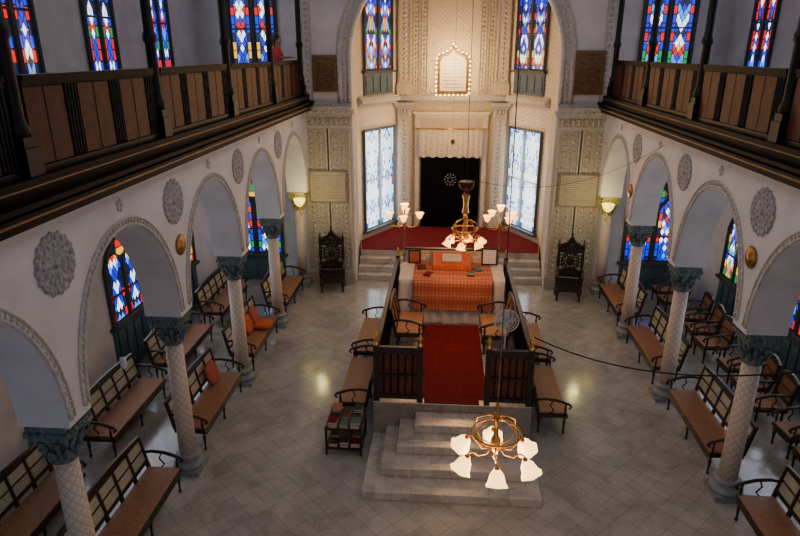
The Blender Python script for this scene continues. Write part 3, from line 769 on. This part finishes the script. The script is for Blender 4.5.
# ------------------------------------------------------------------ ark
def pleat(x0,x1,zb,zt,amp,k,scall=0,n=120,rows=6):
    m=MB(); vs=[];fs=[]
    for r_ in range(rows+1):
        f=r_/rows
        for i in range(n+1):
            x=x0+(x1-x0)*i/n; z=zt+(zb-zt)*f
            if r_==rows: z-=scall*abs(sin((x-x0)*pi/((x1-x0)/7)))
            vs.append((x,amp*sin(x*k)*(.5+.5*f),z))
    for r_ in range(rows):
        for i in range(n):
            a=r_*(n+1)+i; fs.append((a,a+1,a+n+2,a+n+1))
    m.add(vs,fs,0,True); return m
ark=T(empty('ark_curtain',(0,21.1,0)),'black velvet ark curtain with a faint pale emblem','curtain')
pleat(-1.02,1.0,.72,3.2,.012,12).ob('curtain_cloth',M_CURT,ark)
m=MB()
for r0 in (0,pi):
    m.tube([(.14*sin(r0+2*pi*k/3),-.035,2.42+.14*cos(r0+2*pi*k/3)) for k in range(3)],.010,5,closed=True)
for k in range(12): m.ball((.19*cos(2*pi*k/12),-.035,2.42+.19*sin(2*pi*k/12)),(.024,.006,.024),0,6,4)
m.ob('star_emblem',M_EMBL,ark)
va=T(empty('ark_valance',(0,20.98,0)),'cream lace valance hanging above the ark curtain','valance')
pleat(-1.08,1.04,3.25,4.12,.03,34,.06).ob('valance_cloth',M_LACE,va)
m=MB(); m.tube([(-1.15,0,4.15),(1.12,0,4.15)],.025,8); m.ball((-1.17,0,4.15),.045); m.ball((1.14,0,4.15),.045); m.ob('curtain_rod',M_BRASS,va)
m=MB()
for x in (-1.16,1.14): m.bx(x-.08,x+.08,-.12,0,.70,4.5)
m.bx(-1.24,1.22,-.16,0,4.5,4.62); m.bx(-1.3,1.28,-.2,0,4.62,4.7)
S(m.ob('trim_%d'%tn,M_WARMWALL,None,(0,21.29,0)),'carved frame around the ark opening','moulding'); tn+=1
# tablet with bulbs
tb2=T(empty('inscribed_tablet',(0,21.2,0)),'pale inscribed arched tablet ringed with glowing bulbs','tablet')
out=[(-.50,5.30),(-.50,6.35),(-.42,6.5),(-.25,6.55),(-.12,6.62),(0,6.80),(.12,6.62),(.25,6.55),(.42,6.5),(.50,6.35),(.50,5.30)]
m=MB(); m.prism(out,-.05,0,'y',0); m.prism([(x*.86,5.95+(z-5.95)*.88) for x,z in out],-.06,-.05,'y',1)
for k in range(9): m.bx(-.32+.04*(k%2),.32-.05*(k%3),-.066,-.06,5.48+k*.11,5.495+k*.11,0)
m.ob('tablet_board',[M_OLDBR,M_TABLET],tb2)
bl=None
P=[Vector((x*1.1,0,5.95+(z-5.95)*1.08)) for x,z in out]; P.append(P[0]); tot=sum((P[i+1]-P[i]).length for i in range(len(P)-1)); nbul=34
for k in range(nbul):
    d=tot*k/nbul
    for i in range(len(P)-1):
        L=(P[i+1]-P[i]).length
        if d<=L: q=P[i]+(P[i+1]-P[i])*(d/L); break
        d-=L
    if bl is None:
        m=MB(); m.ball((0,0,0),.024,0,8,6); bl=m.ob('bulb',M_BULB,tb2,(q.x,-.07,q.z))
    else: piece(bl,tb2,(q.x,-.07,q.z))

def board(x,z,w,h):
    r=T(empty('notice_board',(x,YF-.005,z)),'dark framed wooden memorial board on the wall','board','wall boards')
    m=MB(); m.bx(-w/2,w/2,-.06,0,-h/2,-h/2+.07); m.bx(-w/2,w/2,-.06,0,h/2-.07,h/2); m.bx(-w/2,-w/2+.07,-.06,0,-h/2+.07,h/2-.07); m.bx(w/2-.07,w/2,-.06,0,-h/2+.07,h/2-.07); m.ob('frame_border',M_GILT,r)
    m=MB(); m.bx(-w/2+.07,w/2-.07,-.03,0,-h/2+.07,h/2-.07,0)
    for k in range(8):
        zz=h/2-.16-(h-.3)*k/8; m.bx(-w/2+.13+.02*(k%3),w/2-.13-.03*(k%2),-.034,-.03,zz-.012,zz+.012,1)
    m.ob('board_face',[M_BOARD,M_OLDBR],r)
board(-3.52,6.05,.66,.95); board(3.52,6.08,.80,1.12)

# corner lamps
cl=T(empty('wall_lamp',(-4.22,16.42,2.38)),'green and gold glass lamp glowing beside the corner column','lamp','corner lamps')
m=MB(); m.tube([(0,.28,-.1),(0,.1,-.12),(0,0,-.05),(0,0,.1)],.015,6); m.lathe([(.02,.1),(.06,.12),(.05,.15)],10); m.ob('lamp_bracket',M_BRASS,cl)
m=MB(); m.lathe([(.05,.15),(.12,.22),(.17,.36),(.16,.36),(.11,.23),(.04,.17)],16,0); m.ball((0,0,.26),.055,1); m.ob('lamp_shade',[M_GREENL,M_BULB],cl)
dup(cl,(4.22,16.42,2.38))
hg=T(empty('hanging_lamp',(-4.35,(CY[1]+CY[2])/2,2.72)),'small pale glass lamp hanging on a thin cord in an arch','lamp','arch lamps')
m=MB(); m.tube([(0,0,.15),(0,0,1.85)],.005,5); m.ob('cord',M_BLACK,hg)
m=MB(); m.lathe([(.01,-.07),(.03,-.04),(.045,.0),(.035,.06),(.045,.09),(.02,.10)],12); m.ob('glass_bowl',M_WHITEP,hg)

# ------------------------------------------------------------------ small objects
rk=T(empty('book_rack',(-1.82,9.12,0)),'small dark wooden book rack beside the platform','rack')
m=MB(); m.bx(-.32,.32,-.33,.33,0,.025); sf=m.ob('shelf',M_DWOOD,rk,(0,0,.12)); piece(sf,rk,(0,0,.50))
l=None
for x in (-.30,.30):
    for y in (-.31,.31):
        if l is None:
            m=MB(); m.bx(-.018,.018,-.018,.018,0,.56); l=m.ob('leg',M_DWOOD,rk,(x,y,0))
        else: piece(l,rk,(x,y,0))
bm_=[M_RED,M_DWOOD,M_BROWN,M_DWOOD,M_BLACK,M_BRCUSH,M_DWOOD,M_BLUE]
bk=0
for lev,z0 in ((0,.147),(1,.527)):
    for ix in range(3):
        for iy in range(3):
            z=z0
            for st in range(2+(ix+iy+lev)%2):
                w=random.uniform(.14,.17); d=random.uniform(.17,.19); h=random.uniform(.028,.045)
                m=MB(); m.bx(-w/2,w/2,-d/2,d/2,0,h,0); m.bx(-w/2+.006,w/2+.001,-d/2-.001,d/2-.006,.006,h-.006,1)
                o=m.ob('book',[bm_[bk%8],M_PAPER],None,(-1.82-.19+.19*ix,9.12-.21+.21*iy,z),random.uniform(-.06,.06)); T(o,'worn hardbound prayer book stacked on the rack','book','rack books'); bk+=1
                z+=h+.001
# pedestal fan
fn=T(empty('pedestal_fan',(.97,10.15,PH)),'white pedestal fan standing on the platform beside the railing','fan')
m=MB(); m.lathe([(.15,0),(.15,.02),(.05,.04),(.018,.08),(.015,1.2)],16); m.ob('fan_stand',M_WHITEP,fn)
m=MB(); m.lathe([(.05,0),(.06,.05),(.05,.12),(.02,.14)],14); m.fn(lambda x,y,z:(x,z,1.3+y)); m.ob('motor',M_WHITEP,fn)
m=MB()
for q in range(4):
    a=m.mark(); m.ball((.10,0,0),(.085,.008,.055),0,10,4); m.apply(Matrix.Rotation(.35,4,'X'),a); m.apply(Matrix.Rotation(q*pi/2,4,'Y'),a)
m.fn(lambda x,y,z:(x,y-.05,z+1.3)); m.ob('fan_blade',M_WHITEP,fn)
m=MB()
for rr in (.06,.12,.17,.215): m.tube([(rr*cos(2*pi*k/28),-.10,1.3+rr*sin(2*pi*k/28)) for k in range(28)],.004 if rr<.2 else .011,4,closed=True)
for k in range(24):
    t=2*pi*k/24; m.tube([(.02*cos(t),-.11,1.3+.02*sin(t)),(.215*cos(t),-.10,1.3+.215*sin(t)),(.12*cos(t),.02,1.3+.12*sin(t))],.0035,4)
m.ob('fan_cage',M_WHITEP,fn)
def cushion(loc,rz,mt,label,tilt=72):
    m=MB(); a=m.mark(); m.ball((0,0,0),(1,1,1),0,24,12)
    m.fn(lambda x,y,z:((abs(x)**.55)*(1 if x>0 else -1)*.22,(abs(y)**.55)*(1 if y>0 else -1)*.22,z*.07),a)
    m.apply(Matrix.Rotation(math.radians(-tilt),4,'Y'))
    T(m.ob('cushion',mt,None,loc,rz),label,'cushion')
cushion((-4.655,10.30,.675),0,M_BRCUSH,'red-brown cushion leaning on a bench backrest',108)
cushion((-4.655,12.55,.675),0,M_ORCUSH,'orange cushion leaning on a bench backrest',108)
cushion((-4.655,13.05,.675),0,M_BRCUSH,'dull red cushion leaning on a bench backrest',108)
cushion((-4.40,12.90,.525),0,M_ORCUSH,'orange cushion lying flat on a bench seat',0)
def cable(p0,p1,sag,r,lab):
    m=MB(); P=[]
    for k in range(25):
        t=k/24; q=Vector(p0).lerp(Vector(p1),t); q.z-=sag*4*t*(1-t); P.append(q)
    m.tube(P,r,5); T(m.ob('cable',M_BLACK),lab,'cable')
cable((1.36,9.36,2.11),(4.05,6.7,3.05),.30,.012,'black cable sagging from the platform railing to the arcade')
cable((.28,12.0,4.25),(4.05,12.3,4.90),.45,.005,'thin black wire strung from chandelier to the arcade wall')

# ------------------------------------------------------------------ person on the gallery
def person(loc,rz):
    r=T(empty('person',loc,rz),'person in a pink-red top standing behind the gallery railing','person')
    m=MB()
    def limb(pts,rs):
        m.tube(pts,rs,10)
        for p,q in zip(pts,rs): m.ball(p,q,0,10,6)
    for sy in (-1,1):
        limb([(0,sy*.09,.92),(.02,sy*.10,.50),(0,sy*.10,.09)],[.088,.06,.04])
        limb([(0,sy*.10,.04),(.14,sy*.11,.03)],[.04,.03])
        limb([(.0,sy*.17,1.40),(.10,sy*.22,1.20),(.33,sy*.17,1.22)],[.05,.04,.028])
        m.ball((.38,sy*.165,1.21),(.05,.038,.016),0,8,6)
        for k,(L,o) in enumerate(((.06,-.03),(.075,-.01),(.07,.01),(.055,.028))):
            m.tube([(.41,sy*.165+o,1.21),(.41+L*.55,sy*.165+o,1.215),(.41+L,sy*.165+o,1.195)],[.010,.009,.007],6)
        m.tube([(.37,sy*.165-sy*.03,1.21),(.40,sy*.165-sy*.06,1.205),(.43,sy*.165-sy*.065,1.20)],[.011,.010,.008],6)
    m.tube([(0,0,.88),(-.01,0,1.02),(.0,0,1.18),(.0,0,1.32),(.0,0,1.42),(.02,0,1.47),(.03,0,1.55)],[.13,.125,.12,.14,.10,.052,.048],14)
    m.tube([(0,-.16,1.40),(0,.16,1.40)],[.055,.055],10)
    m.ball((.05,0,1.63),(.092,.076,.115),0,16,10)
    m.ball((.142,0,1.61),(.016,.013,.02),0,6,4)
    for sy in (-1,1): m.ball((.045,sy*.077,1.62),(.018,.010,.028),0,6,4)
    b=m.ob('body',M_SKIN,r); md=b.modifiers.new('r','REMESH'); md.mode='VOXEL'; md.voxel_size=.009; md.use_smooth_shade=True
    m=MB(); m.ball((.02,0,1.665),(.105,.09,.105),0,14,8); m.ball((-.06,0,1.58),(.06,.07,.12),0,10,6); m.ob('hair',M_HAIR,r)
    e=None
    for sy in (-1,1):
        if e is None: m=MB(); m.ball((0,0,0),(.008,.013,.007),0,6,4); e=m.ob('eye',M_HAIR,r,(.134,sy*.03,1.645))
        else: piece(e,r,(.134,sy*.03,1.645))
    m=MB(); m.ball((.138,0,1.57),(.008,.024,.007),0,6,4); m.ob('mouth',M_RED,r)
    m=MB(); m.tube([(0,0,.80),(0,0,.95),(-.01,0,1.05),(0,0,1.2),(0,0,1.34),(0,0,1.42),(.01,0,1.45)],[.17,.165,.145,.145,.16,.12,.075],16)
    for sy in (-1,1): 
        m.tube([(0,sy*.10,1.39),(.0,sy*.18,1.39),(.06,sy*.21,1.28),(.11,sy*.22,1.20)],[.085,.072,.062,.055],10); m.ball((0,sy*.18,1.39),.072,0,10,6)
    o=m.ob('shirt',M_PINK,r); md=o.modifiers.new('r','REMESH'); md.mode='VOXEL'; md.voxel_size=.012; md.use_smooth_shade=True
    m=MB()
    for sy in (-1,1): m.tube([(0,sy*.08,.90),(.02,sy*.10,.5),(.01,sy*.10,.08)],[.11,.085,.07],10)
    m.ball((0,0,.88),(.15,.17,.12),0,12,6)
    o=m.ob('trousers',M_BLUE,r); md=o.modifiers.new('r','REMESH'); md.mode='VOXEL'; md.voxel_size=.014; md.use_smooth_shade=True
person((-4.56,16.25,5.255),.0)

# ------------------------------------------------------------------ lights
def area(name,loc,rot,sx,sy,p,col):
    l=bpy.data.lights.new(name,'AREA'); l.shape='RECTANGLE'; l.size=sx; l.size_y=sy; l.energy=p; l.color=col
    o=bpy.data.objects.new(name,l); COL.objects.link(o); o.location=loc; o.rotation_euler=rot; return o
def pt(name,loc,p,col,r=.1):
    l=bpy.data.lights.new(name,'POINT'); l.energy=p; l.color=col; l.shadow_soft_size=r
    o=bpy.data.objects.new(name,l); COL.objects.link(o); o.location=loc
area('overhead_fill',(0,10,9.4),(0,0,0),2.6,10,120,(1.,.96,.97))  # unseen area light added overhead for general ambient fill, not a roof window
for s in (-1,1):
    area('window_daylight',(s*(XW-.2),11.7,2.1),(0,s*pi/2,0),1.8,6.5,52,(.82,.9,1.))
    area('gallery_daylight',(s*(XW-.2),12.3,7.3),(0,s*pi/2,0),2.,7,42,(.84,.89,1.))
    th=math.radians(61.2)
    area('apse_daylight',(s*2.2,20.15,2.6),(math.radians(90),0,-s*th),1.4,3.,120,(.92,.94,1.))
pt('chandelier_glow',(.43,5.72,2.18),42,(1.,.60,.27),.25)
pt('chandelier_glow',(.24,12.0,2.75),50,(1.,.54,.22),.25)
pt('candelabrum_glow',(-1.13,14.1,3.4),36,(1.,.52,.2),.2); pt('candelabrum_glow',(1.14,14.1,3.4),36,(1.,.52,.2),.2)
pt('tablet_glow',(0,20.4,6.3),170,(1.,.62,.28),.4)
pt('ark_glow',(0,19.6,4.4),100,(1.,.62,.30),.4)
pt('corner_glow',(-3.75,16.1,2.9),22,(1.,.82,.3)); pt('corner_glow',(3.75,16.1,2.9),22,(1.,.82,.3))
w=bpy.data.worlds.new('world'); sc.world=w; w.use_nodes=True
bg=w.node_tree.nodes['Background']; bg.inputs[0].default_value=(.76,.81,1.,1); bg.inputs[1].default_value=.36

# ------------------------------------------------------------------ camera
cam=bpy.data.cameras.new('camera'); co=bpy.data.objects.new('camera',cam); COL.objects.link(co)
cam.sensor_width=36; cam.lens=610/800*36; cam.clip_start=.05
co.location=(-.2,0,6.6); co.rotation_euler=(math.radians(90-19.5),0,math.radians(4.2))
sc.camera=co
